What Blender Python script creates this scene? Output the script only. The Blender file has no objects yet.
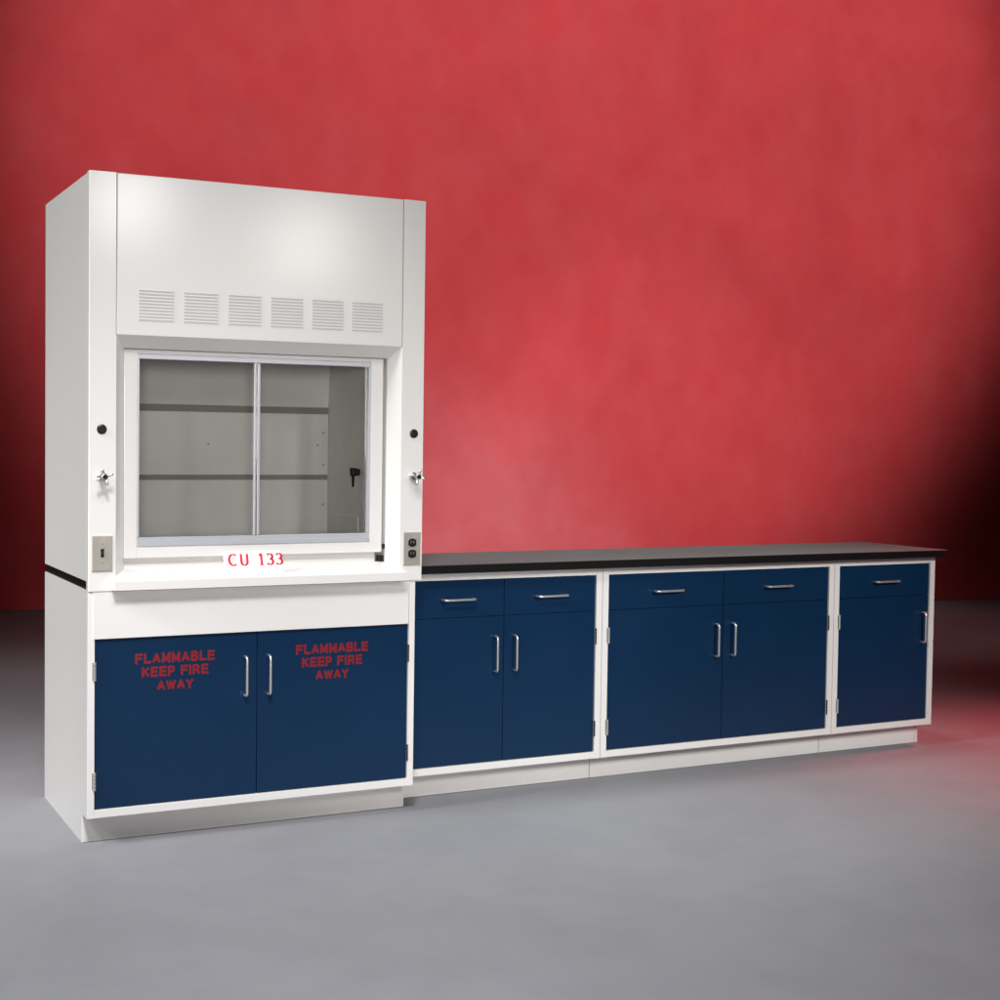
import bpy, bmesh, math, random
from mathutils import Vector, Matrix
random.seed(7)
S = bpy.context.scene
COL = S.collection

# ------------------------------------------------------------------ camera
CP = Vector((-1.028, -4.6217, 1.3811)); YAW, PIT, ROL = -0.4397, -0.0378, 0.0115
FPX, PX, PY = 1388.33, 399.86, 494.35
def cam_dir(x, y, z):
    c, s = math.cos(ROL), math.sin(ROL); x, z = x*c - z*s, x*s + z*c
    c, s = math.cos(PIT), math.sin(PIT); y, z = y*c - z*s, y*s + z*c
    c, s = math.cos(YAW), math.sin(YAW); x, y = x*c - y*s, x*s + y*c
    return Vector((x, y, z))
cd = bpy.data.cameras.new('camera'); cam = bpy.data.objects.new('camera', cd); COL.objects.link(cam)
r_, f_, u_ = cam_dir(1, 0, 0), cam_dir(0, 1, 0), cam_dir(0, 0, 1)
M = Matrix.Identity(4)
for i in range(3):
    M[i][0] = r_[i]; M[i][1] = u_[i]; M[i][2] = -f_[i]; M[i][3] = CP[i]
cam.matrix_world = M
cd.sensor_width = 36; cd.lens = FPX/1000*36; cd.shift_x = (500-PX)/1000; cd.shift_y = (PY-500)/1000
cd.clip_start = .05; cd.clip_end = 200
S.camera = cam

# ------------------------------------------------------------------ world, lamps, exposure
W = bpy.data.worlds.new('World'); S.world = W; W.use_nodes = True
W.node_tree.nodes['Background'].inputs[0].default_value = (.9, .92, 1, 1)
W.node_tree.nodes['Background'].inputs[1].default_value = 0.012
S.view_settings.view_transform = 'Standard'; S.view_settings.look = 'None'
S.view_settings.exposure = 0; S.view_settings.gamma = 1; S.view_settings.use_curve_mapping = False
def spot(name, loc, aim, power, half, blend, radius, color=(1, 1, 1)):
    l = bpy.data.lights.new(name, 'SPOT'); o = bpy.data.objects.new(name, l); COL.objects.link(o)
    o.location = loc; o.rotation_euler = (Vector(aim)-Vector(loc)).to_track_quat('-Z', 'Y').to_euler()
    l.energy = power; l.spot_size = math.radians(2*half); l.spot_blend = blend
    l.shadow_soft_size = radius; l.color = color
    return o
# two overhead soft lamps over the front of the furniture, one from the left, one on the backdrop, plus unseen added fill spots
spot('key_lamp', (.3, -3.6, 6.0), (.55, -.1, 1.3), 290, 27, .75, .6, (1, .985, .97))
spot('row_lamp', (2.3, -6.2, 3.5), (2.85, 0.1, .38), 1480, 15.5, .6, .8, (1, .99, .98))
spot('side_lamp', (-5.2, -.6, 4.6), (0, .3, 1.6), 1260, 17, .6, .5, (.98, 1, .975))
spot('fill_lamp', (-1.4, -6.0, 1.65), (.84, 0, 1.15), 530, 12.5, .6, .45, (1, .975, .955))  # unseen low spot added to brighten the hood interior
spot('high_fill', (1.55, -5.8, 3.2), (.62, 0, 1.95), 130, 13, .9, .30, (1, .98, .96))  # unseen spot added for the highlight on the upper hood
spot('header_fill', (2.95, -5.6, 2.95), (1.0, 0, 2.05), 80, 12, .9, .32, (1, .98, .96))  # unseen spot added for a soft reflection on the header
spot('floor_lamp', (-.9, -3.6, 5.0), (-.2, -1.75, 0), 1750, 34, 1, .5, (.965, .97, 1))
spot('rear_floor_fill', (-3.6, -1.6, 5.2), (-.7, 1.6, 0), 1500, 20, 1, .5, (.98, .98, 1))  # unseen spot added to lift the floor behind the hood
spot('backdrop_lamp', (2.994, -4.39, 6.625), (5.13, 5.6, 4.57), 4600, 26.5, .43, .4, (1, 1, 1))
spot('glow_lamp', (3.2, 1.6, 5.0), (6.09, 5.34, .67), 600, 23, 1, .3, (.8, 1, 1))
spot('pale_wall_fill', (2.9, 2.4, 4.5), (4.6, 5.76, -.4), 1900, 20, 1, .3, (.10, 1, 1))  # unseen cyan spot added to make the lower wall paler
spot('red_floor_fill', (7.6, .16, 4.5), (4.45, -.25, 0), 1500, 15, 1, .5, (1, .10, .12))  # unseen red spot added for the red tint on the floor
spot('counter_fill', (2.7, .75, 5.2), (2.55, .5, .9), 380, 22, .8, .5, (.95, 1, .99))  # unseen spot added to lighten the counter's upper face

# ------------------------------------------------------------------ materials
def mat(name, col, rough=.5, metal=0, spec=.5, bump=0, bscale=50, mottle=0, mscale=3, coat=0, rv=.05):
    m = bpy.data.materials.new(name); m.use_nodes = True; nt = m.node_tree; N = nt.nodes; L = nt.links
    b = N['Principled BSDF']; b.inputs['Base Color'].default_value = (*col, 1)
    b.inputs['Roughness'].default_value = rough; b.inputs['Metallic'].default_value = metal
    b.inputs['Specular IOR Level'].default_value = spec; b.inputs['Coat Weight'].default_value = coat
    b.inputs['Coat Roughness'].default_value = .17
    tc = N.new('ShaderNodeTexCoord')
    if mottle:
        n = N.new('ShaderNodeTexNoise'); n.inputs['Scale'].default_value = mscale; n.inputs['Detail'].default_value = 7
        n.inputs['Roughness'].default_value = .62
        L.new(tc.outputs['Object'], n.inputs['Vector'])
        r = N.new('ShaderNodeMapRange'); r.inputs[1].default_value = .3; r.inputs[2].default_value = .7
        r.inputs[3].default_value = 1-mottle; r.inputs[4].default_value = 1+mottle
        L.new(n.outputs['Fac'], r.inputs[0])
        rr = N.new('ShaderNodeMapRange'); rr.inputs[1].default_value = .3; rr.inputs[2].default_value = .7
        rr.inputs[3].default_value = rough-rv*.8; rr.inputs[4].default_value = rough+rv
        L.new(n.outputs['Fac'], rr.inputs[0]); L.new(rr.outputs[0], b.inputs['Roughness'])
        mx = N.new('ShaderNodeMix'); mx.data_type = 'RGBA'; mx.blend_type = 'MULTIPLY'; mx.inputs[0].default_value = 1
        mx.inputs[6].default_value = (*col, 1); L.new(r.outputs[0], mx.inputs[7]); L.new(mx.outputs[2], b.inputs['Base Color'])
    if bump:
        n = N.new('ShaderNodeTexNoise'); n.inputs['Scale'].default_value = bscale; n.inputs['Detail'].default_value = 3
        L.new(tc.outputs['Object'], n.inputs['Vector'])
        bp = N.new('ShaderNodeBump'); bp.inputs['Strength'].default_value = bump; bp.inputs['Distance'].default_value = .01
        L.new(n.outputs['Fac'], bp.inputs['Height']); L.new(bp.outputs[0], b.inputs['Normal'])
    return m
WHITE = mat('white_enamel', (.765, .742, .718), .30, bump=.045, bscale=3.2, mottle=.012, mscale=1.2, coat=.55, rv=.0)
LINER = mat('grey_liner_board', (.84, .81, .775), .6, spec=.2, mottle=.05, mscale=6)
BLUE = mat('blue_enamel', (.0033, .0228, .063), .30, spec=.32, rv=.03, bump=.05, bscale=4, mottle=.06, mscale=2)
BLACK = mat('black_epoxy', (.006, .0055, .006), .45, spec=.25)
EPOXY_SHEEN = mat('epoxy_top_sheen', (.145, .150, .148), .6, spec=.03, mottle=.06, mscale=7)
CHROME = mat('brushed_metal', (.74, .73, .72), .3, .8)
STEEL = mat('steel_plate', (.50, .46, .40), .42, .55, mottle=.04, mscale=20)
ALU = mat('aluminium', (.62, .63, .67), .38, .45)
HINGE = mat('hinge_metal', (.55, .53, .50), .4, .6)
DARKH = mat('dark_hinge', (.05, .045, .045), .4, .5)
PLASTIC = mat('black_plastic', (.008, .008, .008), .35)
RED = mat('red_lettering', (.21, .004, .011), .5)
CARDM = mat('white_card', (.90, .90, .90), .6, spec=.2)
PINK = mat('red_ink', (.75, .035, .07), .6, spec=.2)
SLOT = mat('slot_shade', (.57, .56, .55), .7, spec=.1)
SLOTD = mat('slot_dark_shade', (.33, .30, .28), .7, spec=.1)
KICK = mat('toe_kick_paint', (.76, .735, .71), .4, mottle=.03, mscale=5)
WALLM = mat('red_plaster', (.48, .036, .041), .75, spec=.15, bump=.12, bscale=5, mottle=.085, mscale=1.3)
def plaster(m, col, fs, sz, amt):
    N = m.node_tree.nodes; L = m.node_tree.links; b = N['Principled BSDF']; src = b.inputs['Base Color'].links[0].from_socket
    tc = N.new('ShaderNodeTexCoord'); mp = N.new('ShaderNodeMapping'); mp.inputs['Scale'].default_value = sz
    n = N.new('ShaderNodeTexNoise'); n.inputs['Scale'].default_value = fs; n.inputs['Detail'].default_value = 8; n.inputs['Roughness'].default_value = .6
    L.new(tc.outputs['Object'], mp.inputs[0]); L.new(mp.outputs[0], n.inputs['Vector'])
    r = N.new('ShaderNodeMapRange'); r.inputs[1].default_value = .32; r.inputs[2].default_value = .68; r.inputs[3].default_value = 0; r.inputs[4].default_value = amt
    L.new(n.outputs['Fac'], r.inputs[0])
    mx = N.new('ShaderNodeMix'); mx.data_type = 'RGBA'; L.new(r.outputs[0], mx.inputs[0]); L.new(src, mx.inputs[6]); mx.inputs[7].default_value = (*col, 1)
    L.new(mx.outputs[2], b.inputs['Base Color'])
plaster(WALLM, (.60, .12, .125), 3.2, (1, 1, .7), .17)
FLOORM = mat('grey_floor', (.215, .215, .228), .72, spec=.15, bump=.06, bscale=14, mottle=.07, mscale=1.6)
def glass():
    m = bpy.data.materials.new('clear_glass'); m.use_nodes = True; N = m.node_tree.nodes; L = m.node_tree.links
    N.remove(N['Principled BSDF'])
    t = N.new('ShaderNodeBsdfTransparent'); t.inputs[0].default_value = (.965, .97, .965, 1)
    g = N.new('ShaderNodeBsdfGlossy'); g.inputs['Roughness'].default_value = .02
    f = N.new('ShaderNodeFresnel'); f.inputs[0].default_value = 1.5
    x = N.new('ShaderNodeMixShader'); L.new(f.outputs[0], x.inputs[0]); L.new(t.outputs[0], x.inputs[1]); L.new(g.outputs[0], x.inputs[2])
    L.new(x.outputs[0], N['Material Output'].inputs[0]); return m
GLASS = glass()

plaster(FLOORM, (.29, .29, .30), 5.5, (1, 1, 1), .16)

# ------------------------------------------------------------------ helpers (geometry in world coordinates)
def new(): return bmesh.new()
def box(bm, x0, x1, y0, y1, z0, z1, bev=0):
    r = bmesh.ops.create_cube(bm, size=1); vs = r['verts']
    for v in vs:
        v.co = Vector(((x0+x1)/2+v.co.x*(x1-x0), (y0+y1)/2+v.co.y*(y1-y0), (z0+z1)/2+v.co.z*(z1-z0)))
    if bev:
        es = {e for v in vs for e in v.link_edges}
        bmesh.ops.bevel(bm, geom=list(es), offset=bev, segments=2, affect='EDGES', profile=.6)
    return bm
def B(*a, bev=.0012): return box(new(), *a, bev=bev)
def prism(bm, poly, axis, a, b):
    """poly in the two other axes (order x,y,z without axis), extruded from a to b along axis"""
    def P(u, v, w):
        return {0: (w, u, v), 1: (u, w, v), 2: (u, v, w)}[axis]
    lo = [bm.verts.new(P(u, v, a)) for u, v in poly]; hi = [bm.verts.new(P(u, v, b)) for u, v in poly]
    n = len(poly); bm.faces.new(lo); bm.faces.new(hi)
    for i in range(n): bm.faces.new((lo[i], lo[(i+1) % n], hi[(i+1) % n], hi[i]))
    bmesh.ops.recalc_face_normals(bm, faces=bm.faces[:]); return bm
def tube(bm, pts, rad, seg=10):
    pts = [Vector(p) for p in pts]; rings = []
    for i, p in enumerate(pts):
        t = (pts[min(i+1, len(pts)-1)]-pts[max(i-1, 0)]).normalized()
        a = t.orthogonal().normalized() if i == 0 else (a - t*a.dot(t)).normalized()
        b = t.cross(a); rr = rad[i] if isinstance(rad, (list, tuple)) else rad
        rings.append([bm.verts.new(p + rr*(a*math.cos(2*math.pi*k/seg)+b*math.sin(2*math.pi*k/seg))) for k in range(seg)])
    for q, s in zip(rings, rings[1:]):
        for k in range(seg): bm.faces.new((q[k], q[(k+1) % seg], s[(k+1) % seg], s[k]))
    bm.faces.new(rings[0]); bm.faces.new(rings[-1])
    bmesh.ops.recalc_face_normals(bm, faces=bm.faces[:]); return bm
def wpos(o):
    v = Vector((0, 0, 0))
    while o: v = v + o.location; o = o.parent
    return v
def obj(name, bm, m, parent=None, smooth=False):
    me = bpy.data.meshes.new(name); off = wpos(parent)
    if off.length: bmesh.ops.translate(bm, vec=-off, verts=bm.verts)
    bm.to_mesh(me); bm.free()
    for mm in (m if isinstance(m, (list, tuple)) else [m]): me.materials.append(mm)
    if smooth:
        for p in me.polygons: p.use_smooth = True
    o = bpy.data.objects.new(name, me); COL.objects.link(o); o.parent = parent; return o
def thing(name, label, cat, loc, group=None):
    o = bpy.data.objects.new(name, None); COL.objects.link(o); o.location = loc; o.empty_display_size = .1
    o['label'] = label; o['category'] = cat
    if group: o['group'] = group
    return o
def tag(o, label, cat):
    o['label'] = label; o['category'] = cat; return o

# ------------------------------------------------------------------ setting
fl = obj('floor', box(new(), -14, 22, -12, 9.5, -.05, 0), FLOORM); fl['kind'] = 'structure'
wa, wb = Vector((.8, 6.75)), Vector((9.33, 4.48)); d = (wb-wa).normalized(); nrm = Vector((-d.y, d.x))
a, b = wa-d*14, wb+d*12
wl = obj('wall', prism(new(), [tuple(a), tuple(b), tuple(b+nrm*.15), tuple(a+nrm*.15)], 2, 0, 12), WALLM); wl['kind'] = 'structure'

# ------------------------------------------------------------------ pieces shared by the furniture
def wire_pull(parent, x, yf, z, length, vert, proj=.030, r=.0046):
    h = length/2; c = .012; pts = []
    def P(t, y): return (x, y, z+t) if vert else (x+t, y, z)
    pts.append(P(-h, yf))
    for k in range(6):
        a = math.pi/2*k/5; pts.append(P(-h + c*(1-math.cos(a)), yf-(proj-c)-c*math.sin(a)))
    for k in range(6):
        a = math.pi/2*(1-k/5); pts.append(P(h - c*(1-math.cos(a)), yf-(proj-c)-c*math.sin(a)))
    pts.append(P(h, yf))
    return obj('handle', tube(new(), pts, r, 12), CHROME, parent, True)
def hinge(parent, x, yf, z0, z1, side):
    bm = new(); n = 5; s = (z1-z0)/n
    for k in range(n):
        tube(bm, [(x, yf-.003, z0+k*s+.0007), (x, yf-.003, z0+(k+1)*s-.0007)], .0055 if side < 0 else .0035, 10)
    if side < 0: box(bm, x-.007, x, yf-.001, yf+.003, z0+.002, z1-.002)
    return obj('hinge', bm, HINGE if side < 0 else DARKH, parent)
def frame_bm(x0, x1, yf, z0, z1, sw, br, tr, depth=.02):
    bm = new()
    for r in ((x0, x0+sw, z0, z1), (x1-sw, x1, z0, z1)): box(bm, r[0], r[1], yf, yf+depth, r[2], r[3], .0013)
    box(bm, x0+sw, x1-sw, yf+.0006, yf+depth, z0+.0006, z0+br, .001)
    box(bm, x0+sw, x1-sw, yf+.0006, yf+depth, z1-tr, z1-.0006, .001)
    return bm
def carcass_bm(x0, x1, y0, y1, z1, kick, kr, kx=0.0):
    bm = new(); t = .018
    for a, b in ((x0, x0+t), (x1-t, x1)):
        prism(bm, [(y0, kick), (y0+kr-.016, kick), (y0+kr-.016, 0.0), (y1, 0.0), (y1, z1), (y0, z1)], 0, a, b)
    box(bm, x0+t, x1-t, y1-.012, y1-.001, .002, z1-.002)
    box(bm, x0+t, x1-t, y0+.001, y1-.012, kick+.001, kick+.018)
    box(bm, x0+t, x1-t, y0+.001, y1-.012, z1-.018, z1-.001)
    return bm
KR, KZ = .078, .0995
REC = .007

# ------------------------------------------------------------------ cabinet below the fume hood
YB = .006
sc = thing('storage_cabinet', 'wide two-door blue and white cabinet with red flammable warnings, under the fume hood', 'cabinet', (.608, .37, 0))
WB, ZB = 1.2163, .871
obj('carcass', carcass_bm(0, WB, YB+.02, .742, ZB-.001, KZ, KR), WHITE, sc)
obj('face_frame', frame_bm(0, WB, YB, KZ, ZB-.001, .024, .028, .012), WHITE, sc)
obj('toe_kick', B(.0006, WB-.0006, YB+KR, YB+KR+.018, 0.001, KZ-.001), KICK, sc)
obj('apron_panel', B(.018, WB-.027, YB-.003, YB+.018, .707, .866), WHITE, sc)
def arc(cx, cz, rx, rz, a0, a1, n=8): return [(cx+rx*math.cos(math.radians(a0+(a1-a0)*k/n)), cz+rz*math.sin(math.radians(a0+(a1-a0)*k/n))) for k in range(n+1)]
BOWL = lambda x, z0, z1: [(0, z1), (x, z1)] + arc(x, (z0+z1)/2, .22, (z1-z0)/2, 90, -90) + [(0, z0)]
LET = {'F': ([[(0, 0), (0, 1)], [(0, 1), (.72, 1)], [(0, .52), (.62, .52)]], .72), 'L': ([[(0, 1), (0, 0)], [(0, 0), (.66, 0)]], .66),
 'A': ([[(-.02, 0), (.42, 1), (.86, 0)], [(.14, .30), (.70, .30)]], .84), 'M': ([[(0, 0), (0, 1), (.44, .12), (.88, 1), (.88, 0)]], .88),
 'B': ([[(0, 0), (0, 1)], BOWL(.46, .53, 1), BOWL(.52, 0, .53)], .74), 'E': ([[(0, 0), (0, 1)], [(0, 1), (.70, 1)], [(0, .51), (.64, .51)], [(0, 0), (.72, 0)]], .72),
 'K': ([[(0, 0), (0, 1)], [(.74, 1), (.06, .40)], [(.26, .60), (.80, 0)]], .78), 'P': ([[(0, 0), (0, 1)], BOWL(.46, .44, 1)], .70),
 'I': ([[(0, 0), (0, 1)]], 0), 'R': ([[(0, 0), (0, 1)], BOWL(.48, .46, 1), [(.46, .46), (.78, 0)]], .78),
 'W': ([[(-.02, 1), (.27, 0), (.55, .94), (.83, 0), (1.12, 1)]], 1.1), 'Y': ([[(-.02, 1), (.40, .46), (.82, 1)], [(.40, .46), (.40, 0)]], .8), ' ': ([], .15)}
def text_bm(s, cx, zc, y, width, height, th=.32):
    bm = new(); X = 0; segs = []
    for ch in s:
        st, adv = LET[ch]
        for pl_ in st:
            for a, b in zip(pl_, pl_[1:]):
                if math.dist(a, b) > 1e-4: segs.append(((X+a[0], a[1]), (X+b[0], b[1])))
        X += adv+.50
    X -= .50; sx = width/(X+th); sz = height/(1+th)
    for i, (a, b) in enumerate(segs):
        dx, dz = b[0]-a[0], b[1]-a[1]; l = math.hypot(dx, dz); ux, uz = dx/l, dz/l; h = th/2; e = h if (ux == 0 or uz == 0) else h*.45
        yy = y - .000011*i
        q = [(a[0]-ux*e-uz*h, a[1]-uz*e+ux*h), (a[0]-ux*e+uz*h, a[1]-uz*e-ux*h), (b[0]+ux*e+uz*h, b[1]+uz*e-ux*h), (b[0]+ux*e-uz*h, b[1]+uz*e+ux*h)]
        bm.faces.new([bm.verts.new((cx+(u-X/2)*sx, yy, zc+(w-.5)*sz)) for u, w in q])
    return bm
DZ0, DZ1 = KZ+.030, .703
yd = YB+REC
for (a, b, hx, hgx, side, tx) in ((.026, .6005, .555, .0235, -1, .3045), (.6035, WB-.0265, .642, WB-.026, 1, .889)):
    dr = obj('door', B(a, b, yd, yd+.019, DZ0, DZ1), BLUE, sc)
    wire_pull(dr, hx, yd, .551, .137, True)
    for z0, z1 in ((.566, .630), (.194, .256)): hinge(dr, hgx, yd-.006, z0, z1, side)
    tb = new()
    for s, w, zc, k in (('FLAMMABLE', .282, .6315, .032), ('KEEP FIRE', .236, .5845, .032), ('AWAY', .128, .5365, .031)):
        q = text_bm(s, tx, zc, yd-.0006, w, k+.004); me = bpy.data.meshes.new('x'); q.to_mesh(me); q.free(); tb.from_mesh(me)
    obj('lettering', tb, RED, dr)

# black slab between the cabinet and the hood
tag(obj('work_surface', B(.004, 1.236, .012, .738, ZB, .8985, bev=.002), BLACK), 'thin black work surface slab sandwiched between the fume hood and its cabinet', 'work surface')

# ------------------------------------------------------------------ fume hood
hd = thing('fume_hood', 'tall white fume hood with glass sash, louvred vents and side valves, on the left', 'fume hood', (.62, .37, .9))
Wd, H, D, ZS = 1.2397, 2.2666, .742, .9005
PZ = .869                       # front posts reach down over the slab
obj('side_panel', B(0, .016, .03, D, ZS, H-.004), WHITE, hd)
obj('side_panel', B(Wd-.016, Wd, .03, D, ZS, H-.004), WHITE, hd)
obj('top_panel', B(.0165, Wd-.0165, .03, D, H-.022, H-.005), WHITE, hd)
obj('back_panel', B(.0165, Wd-.0165, D-.016, D-.001, ZS, H-.0225), WHITE, hd)
# posts with the splayed inner edge
OX0, OX1, IX0, IX1, SY = .092, 1.149, .130, 1.111, .047
def post(bm, out, ox, ix):
    for poly, z0, z1 in (([(out, .0), (ox, .0), (ix, SY), (ix, .10), (ox, .10), (out, .029)], PZ, 1.7281),
                         ([(out, .0), (abs(ox-out) > 0 and (.0905 if out == 0 else 1.1505), .0), (.0905 if out == 0 else 1.1505, .029), (out, .029)], 1.7281, H)):
        q = prism(new(), poly, 2, z0, z1)
        es = [e for e in q.edges if all(abs(v.co.x-out) < 1e-6 and abs(v.co.y) < 1e-6 for v in e.verts)]
        bmesh.ops.bevel(q, geom=es, offset=.003, segments=3, affect='EDGES')
        me = bpy.data.meshes.new('x'); q.to_mesh(me); q.free(); bm.from_mesh(me); bpy.data.meshes.remove(me)
    return bm
postL = obj('post', post(new(), 0, OX0, IX0), WHITE, hd); postR = obj('post', post(new(), Wd, OX1, IX1), WHITE, hd)
header = obj('header_panel', B(.0925, 1.1485, .0005, .029, 1.7285, H-.0005, bev=.003), WHITE, hd)
obj('soffit', prism(new(), [(.001, 1.7285), (.029, 1.7285), (.09, 1.7285), (.09, 1.688), (SY, 1.688)], 0, OX0+.001, OX1-.001), WHITE, hd)
# louvred vents
for i, x0 in enumerate((.168, .325, .482, .638, .793, .948)):
    v = new(); s = new(); n = 10; z0, z1 = 1.778, 1.887; p = (z1-z0)/n
    for k in range(n):
        zb = z0+k*p
        prism(v, [(.0002, zb+p*.99), (-.0010, zb+p*.60), (-.0010, zb+p*.52), (.0002, zb+p*.58)], 0, x0+.002, x0+.119)
        box(s, x0, x0+.121, -.0006, .0002, zb+.0006, zb+p*.50)  # grey strips painted as the shade in the uncut louvre slots
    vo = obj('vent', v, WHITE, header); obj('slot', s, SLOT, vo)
# sash: white surround, aluminium tracks, sliding panes
GX0, GX1, GZ0, GZ1 = .186, 1.042, 1.043, 1.655
sy = SY+.008
sf = new()
box(sf, IX0+.003, GX0-.008, sy, sy+.03, .972, 1.686, .002)
box(sf, GX1+.008, IX1-.012, sy, sy+.03, .972, 1.686, .002)
box(sf, GX0-.008, GX1+.008, sy+.0005, sy+.03, .9725, 1.012, .001)
box(sf, GX0-.008, GX1+.008, sy+.0005, sy+.03, 1.672, 1.6855, .001)
sash = obj('sash', sf, WHITE, hd)
tr = new()
box(tr, GX0-.0075, GX1+.0075, sy-.003, sy+.028, 1.0125, 1.028, .001)
box(tr, GX0-.0075, GX1+.0075, sy+.004, sy+.028, 1.0285, GZ0, .001)
box(tr, GX0-.0075, GX1+.0075, sy+.003, sy+.028, GZ1, 1.6715, .001)
box(tr, GX0-.0075, GX0, sy+.001, sy+.028, GZ0+.0005, GZ1-.0005, .001)
box(tr, GX1, GX1+.0075, sy+.001, sy+.028, GZ0+.0005, GZ1-.0005, .001)
obj('track', tr, ALU, sash)
for a, b, yy, pxs in ((GX0+.001, .612, sy+.008, (.5985, .6065)), (.604, GX1-.001, sy+.020, (.6155, .6255))):
    g = obj('glass_pane', box(new(), a, b, yy, yy+.005, GZ0+.0005, GZ1-.0005), GLASS, sash)
    obj('pull_strip', B(pxs[0], pxs[1], yy-.007, yy-.0005, GZ0+.001, GZ1-.001), ALU, g)
# sill (air foil), gap ledge and little stops
obj('sill', prism(new(), [(-.040, .873), (-.040, .903), (-.036, .908), (SY+.002, .934), (SY+.012, .930), (SY+.012, .905), (.0, .873)], 0, .0925, 1.1485), WHITE, hd)
obj('sill', prism(new(), [(-.040, .8732), (-.040, .9030), (-.036, .908), (-.0005, .9155), (-.0005, .8732)], 0, .080, .0922), WHITE, hd).name = 'sill_end'
obj('sill_end', prism(new(), [(-.040, .8732), (-.040, .9030), (-.036, .908), (-.0005, .9155), (-.0005, .8732)], 0, 1.1488, 1.160), WHITE, hd)
lg = new(); box(lg, IX0, IX1-.03, SY+.030, SY+.034, .905, .9715); box(lg, IX0, IX1, SY+.014, SY+.030, .905, .936)
obj('ledge', lg, WHITE, hd)
obj('sash_stop', box(new(), IX1-.021, IX1-.001, SY+.010, SY+.034, .9365, .960, .002), PLASTIC, hd)
st = new(); box(st, IX1-.0115, IX1-.001, SY+.002, SY+.012, .985, 1.003, .003)
obj('sash_stop', st, PLASTIC, hd)
# interior liner, baffle
obj('liner', B(IX1+.0, IX1+.006, .104, D-.018, ZS, H-.03), LINER, hd)
obj('liner', B(IX0-.006, IX0, .104, D-.018, ZS, H-.03), LINER, hd)
obj('liner', B(IX0+.0005, IX1-.0005, D-.024, D-.0175, ZS, H-.03), LINER, hd)
YI = .615
bf = obj('baffle', B(IX0+.001, IX1-.001, YI, YI+.006, .925, 1.2235), LINER, hd)
obj('baffle', B(IX0+.001, IX1-.001, YI, YI+.006, 1.244, 1.489), LINER, hd)
for z0, z1 in ((1.2240, 1.2435), (1.4895, 1.5155)): obj('baffle_slot_shade', box(new(), IX0+.002, IX1-.002, YI+.003, YI+.0055, z0, z1), SLOTD, hd)  # dark strips fill the gaps, coloured as the shade inside them
obj('baffle', prism(new(), [(YI, 1.516), (YI+.006, 1.516), (YI-.03, 2.05), (YI-.036, 2.05)], 0, IX0+.001, IX1-.001), LINER, hd)
for x, z in [(x, z) for x in (.22, .6, 1.06) for z in (1.36,)] + [(1.085, z) for z in (1.12, 1.28, 1.41)]:
    obj('baffle_clip', box(new(), x, x+.008, YI-.004, YI, z, z+.008), STEEL, hd)
ap = new()
box(ap, IX1-.004, IX1, .26, .56, 1.135, 1.14); box(ap, IX1-.004, IX1, .30, .52, .93, 1.09, .001)
obj('access_panel', ap, LINER, hd)
fx = new(); FY = .30
tube(fx, [(IX1, FY, 1.262), (IX1-.022, FY, 1.262)], .014, 14)
tube(fx, [(IX1-.024, FY, 1.278), (IX1-.024, FY, 1.250), (IX1-.024, FY, 1.244), (IX1-.024, FY, 1.205)], [.014, .012, .006, .004], 14)
obj('gas_outlet', fx, PLASTIC, hd, True)
# hole plugs, valves
def disc(bm, x, y0, y1, z, r, seg=24): return tube(bm, [(x, y0, z), (x, y1, z)], r, seg)
for x, po in ((.0435, postL), (1.1995, postR)):
    b = new(); tube(b, [(x, .0, 1.412), (x, -.003, 1.412), (x, -.005, 1.412)], [.0165, .0165, .012], 24)
    obj('plug', b, PLASTIC, po)
for x, po, ph in ((.043, postL, 20), (1.198, postR, 75)):
    b = new(); z = 1.254
    tube(b, [(x, 0, z), (x, -.006, z)], .016, 24)
    tube(b, [(x, -.006, z), (x, -.040, z)], [.009, .007], 16)
    vb = obj('valve', b, CHROME, po, True)
    c = new()
    tube(c, [(x, -.040, z), (x, -.052, z)], .0105, 18)
    for k in range(4):
        t = math.radians(ph+90*k)
        tube(c, [(x+.006*math.cos(t), -.046, z+.006*math.sin(t)), (x+.024*math.cos(t), -.050, z+.024*math.sin(t)), (x+.029*math.cos(t), -.051, z+.029*math.sin(t))], [.0042, .0050, .0030], 10)
    obj('valve_handle', c, CHROME, vb, True)
    obj('index_button', disc(new(), x, -.0521, -.0545, z, .0075), PLASTIC, vb)
    obj('bonnet', disc(new(), x-.001, -.012, -.030, z-.0005, .0104), PLASTIC, vb)
# switch and outlet plates
sp = obj('switch_plate', B(.011, .081, -.005, -.0003, .937, 1.056, bev=.002), STEEL, postL)
b = B(.0405, .0515, -.0062, -.0048, .984, 1.012, bev=0); obj('toggle', box(b, .043, .049, -.016, -.006, .992, 1.003, .001), PLASTIC, sp)
for z in (1.030, .966): obj('screw', disc(new(), .046, -.0048, -.0062, z, .0032, 12), CHROME, sp)
op = obj('outlet_plate', B(1.162, 1.231, -.005, -.0003, .926, 1.048, bev=.002), STEEL, postR)
for z in (1.009, .968):
    s = new(); prism(s, [(1.1965+.0175*max(-.82, min(.82, math.cos(t)))*1.1, z+.0155*math.sin(t)) for t in [2*math.pi*k/20 for k in range(20)]], 1, -.0075, -.0045)
    ou = obj('socket', s, PLASTIC, op)
    q = new(); box(q, 1.190, 1.192, -.0080, -.0074, z-.002, z+.007); box(q, 1.201, 1.203, -.0080, -.0074, z-.002, z+.007)
    obj('slot', q, STEEL, ou)
sm = new(); disc(sm, 1.1965, -.0048, -.0062, .9885, .003, 12); obj('screw', sm, CHROME, op)

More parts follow.
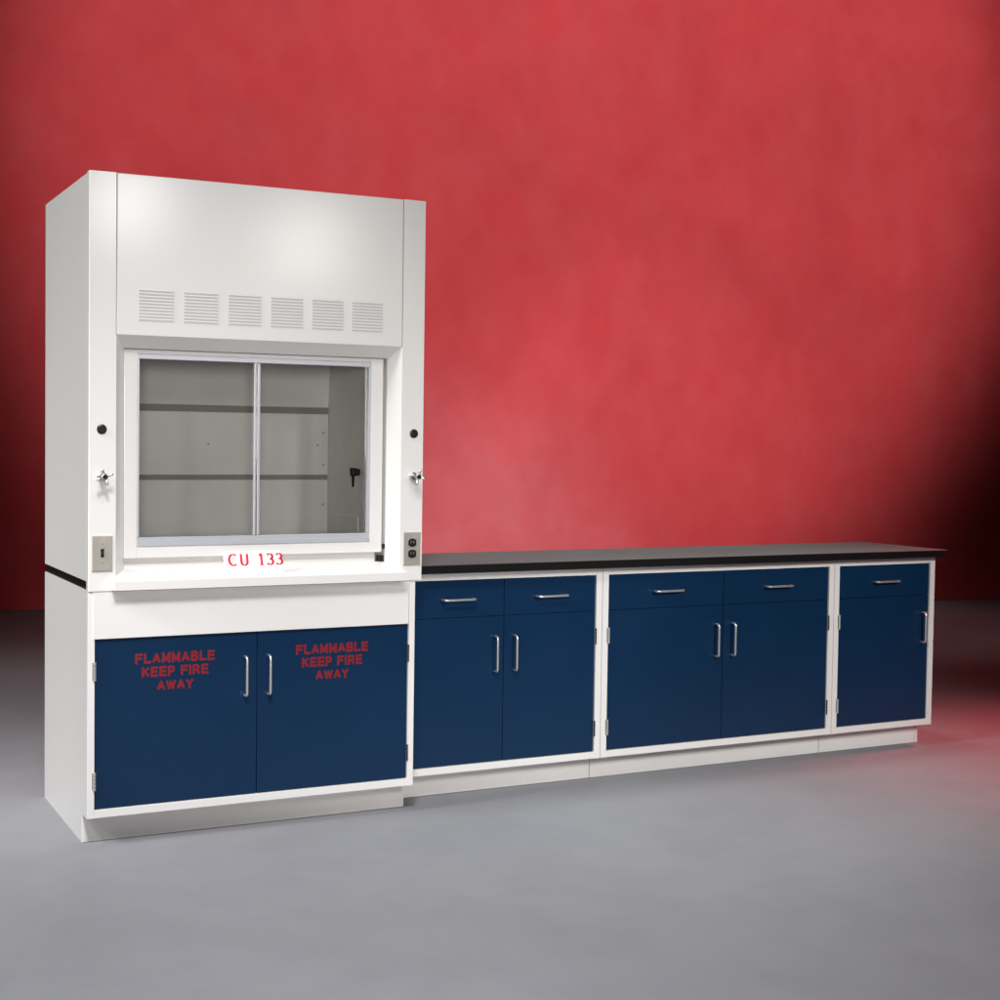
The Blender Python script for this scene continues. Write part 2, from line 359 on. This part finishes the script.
# ------------------------------------------------------------------ card with red writing on the sill
cx0, cx1, cz0, cz1 = .466, .690, .914, .992
cdp = thing('sign_card', 'white card lettered CU 133 in red, propped on the fume hood sill', 'card', ((cx0+cx1)/2, -.022, cz0))
def cy(z): return -.022+(z-cz0)*.32
cb = new(); prism(cb, [(cy(cz0), cz0), (cy(cz1), cz1), (cy(cz1)+.0015, cz1), (cy(cz0)+.0015, cz0)], 0, cx0, cx1)
for v in cb.verts:
    if v.co.x > .6 and v.co.z > .95: v.co.x -= .010
    if v.co.x < .5 and v.co.z > .95: v.co.x += .004
obj('card_sheet', cb, CARDM, cdp)
def arc(cx, cz, rx, rz, a0, a1, n=14): return [(cx+rx*math.cos(math.radians(a0+(a1-a0)*k/n)), cz+rz*math.sin(math.radians(a0+(a1-a0)*k/n))) for k in range(n+1)]
g = new()
def stroke(pts, w, X, Z, sc):
    hw = w/2; th = .035
    for (x0, z0), (x1, z1) in zip(pts, pts[1:]):
        dx, dz = x1-x0, z1-z0; l = math.hypot(dx, dz); nx, nz = -dz/l, dx/l
        t = th + (hw-th)*abs(dz/l); ex, ez = dx/l*.02, dz/l*.02
        q = [(x0-ex+nx*t, z0-ez+nz*t), (x0-ex-nx*t, z0-ez-nz*t), (x1+ex-nx*t, z1+ez-nz*t), (x1+ex+nx*t, z1+ez+nz*t)]
        vs = []
        for u, v in q:
            zz = Z+v*sc; vs.append(g.verts.new((X+u*sc, cy(zz)-.0009, zz)))
        g.faces.new(vs)
C3 = arc(.30, .74, .26, .25, 150, -80) + arc(.30, .27, .30, .27, 85, -150)
glyphs = [([arc(.42, .5, .40, .5, 50, 310)], .95), ([[(.08, 1), (.08, .32)] + arc(.37, .32, .29, .32, 180, 360) + [(.66, 1)]], 1.20), ([[(.12, .84), (.32, 1), (.32, 0)], [(.1, .0), (.54, .0)]], .72), ([C3], .76), ([C3], .7)]
X = cx0+.022; SCL = .038
for i, (ss, adv) in enumerate(glyphs):
    for s in ss: stroke(s, .24, X, cz0+.030, SCL)
    X += adv*SCL*1.17 + (.012 if i == 1 else 0)
    if i == 1: obj('lettering', g, PINK, cdp); g = new()
obj('lettering', g, PINK, cdp)

# ------------------------------------------------------------------ row of base cabinets
R, RD = .1178, .58
ZT = .8815
GRP = 'blue fronted base cabinets in a row under the black countertop'
def base_cabinet(x0, x1, label, splits, hinges, hside):
    t = thing('base_cabinet', label, 'cabinet', ((x0+x1)/2, R+.29, 0), GRP)
    obj('carcass', carcass_bm(x0, x1, R+.02, R+RD-.03, ZT-.001, KZ, KR), WHITE, t)
    obj('face_frame', frame_bm(x0, x1, R, KZ, ZT-.001, .0285, .028, .030), WHITE, t)
    obj('toe_kick', B(x0+.0005, x1-(.0005 if x1 < 3.5 else .024), R+KR, R+KR+.018, .001, KZ-.001), KICK, t)
    y = R+REC; xs = splits
    for i, (a, b) in enumerate(zip(xs, xs[1:])):
        a += .0015; b -= .0015
        df = obj('drawer_front', B(a, b, y, y+.019, .7047, .849), BLUE, t)
        wire_pull(df, (a+b)/2, y, .775, .137, False)
        do = obj('door', B(a, b, y, y+.019, KZ+.030, .7025), BLUE, t)
        hx = {'l': a+.043, 'r': b-.041}[hside[i]]
        wire_pull(do, hx, y, .555, .137, True)
        gx = a-.001 if hinges[i] < 0 else b+.001
        for z0, z1 in ((.568, .634), (.192, .256)): hinge(do, gx, y-.006, z0, z1, hinges[i])
    return t
c1 = (1.2195, 2.1175); c2 = (2.1195, 3.3395); c3 = (3.3415, 3.941)
base_cabinet(*c1, 'blue and white base cabinet nearest the fume hood, two drawers over two doors', (1.2485, 1.664, 2.0885), (-1, 1), 'rl')
base_cabinet(*c2, 'widest blue and white base cabinet in the middle of the countertop row', (2.1485, 2.735, 3.3105), (-1, 1), 'rl')
base_cabinet(*c3, 'narrow single-door blue and white base cabinet at the right end of the row', (3.3705, 3.912), (-1,), 'r')

# countertop: black epoxy slab, upper face coloured grey in place of its sheen
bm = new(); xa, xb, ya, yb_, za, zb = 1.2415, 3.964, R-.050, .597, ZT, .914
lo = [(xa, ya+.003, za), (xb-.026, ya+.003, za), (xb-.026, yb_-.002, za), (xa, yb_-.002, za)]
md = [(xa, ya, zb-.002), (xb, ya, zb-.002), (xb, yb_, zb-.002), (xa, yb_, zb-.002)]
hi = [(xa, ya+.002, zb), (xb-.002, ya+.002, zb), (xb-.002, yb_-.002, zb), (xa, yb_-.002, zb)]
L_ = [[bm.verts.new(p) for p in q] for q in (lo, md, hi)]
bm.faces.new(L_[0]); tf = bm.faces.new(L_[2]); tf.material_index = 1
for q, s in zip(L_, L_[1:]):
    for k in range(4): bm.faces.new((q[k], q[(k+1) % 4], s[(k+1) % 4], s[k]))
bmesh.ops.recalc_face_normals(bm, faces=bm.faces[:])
tag(obj('countertop', bm, [BLACK, EPOXY_SHEEN]), 'long black epoxy countertop with grey sheen over the three base cabinets', 'countertop')

S.render.engine = 'CYCLES'
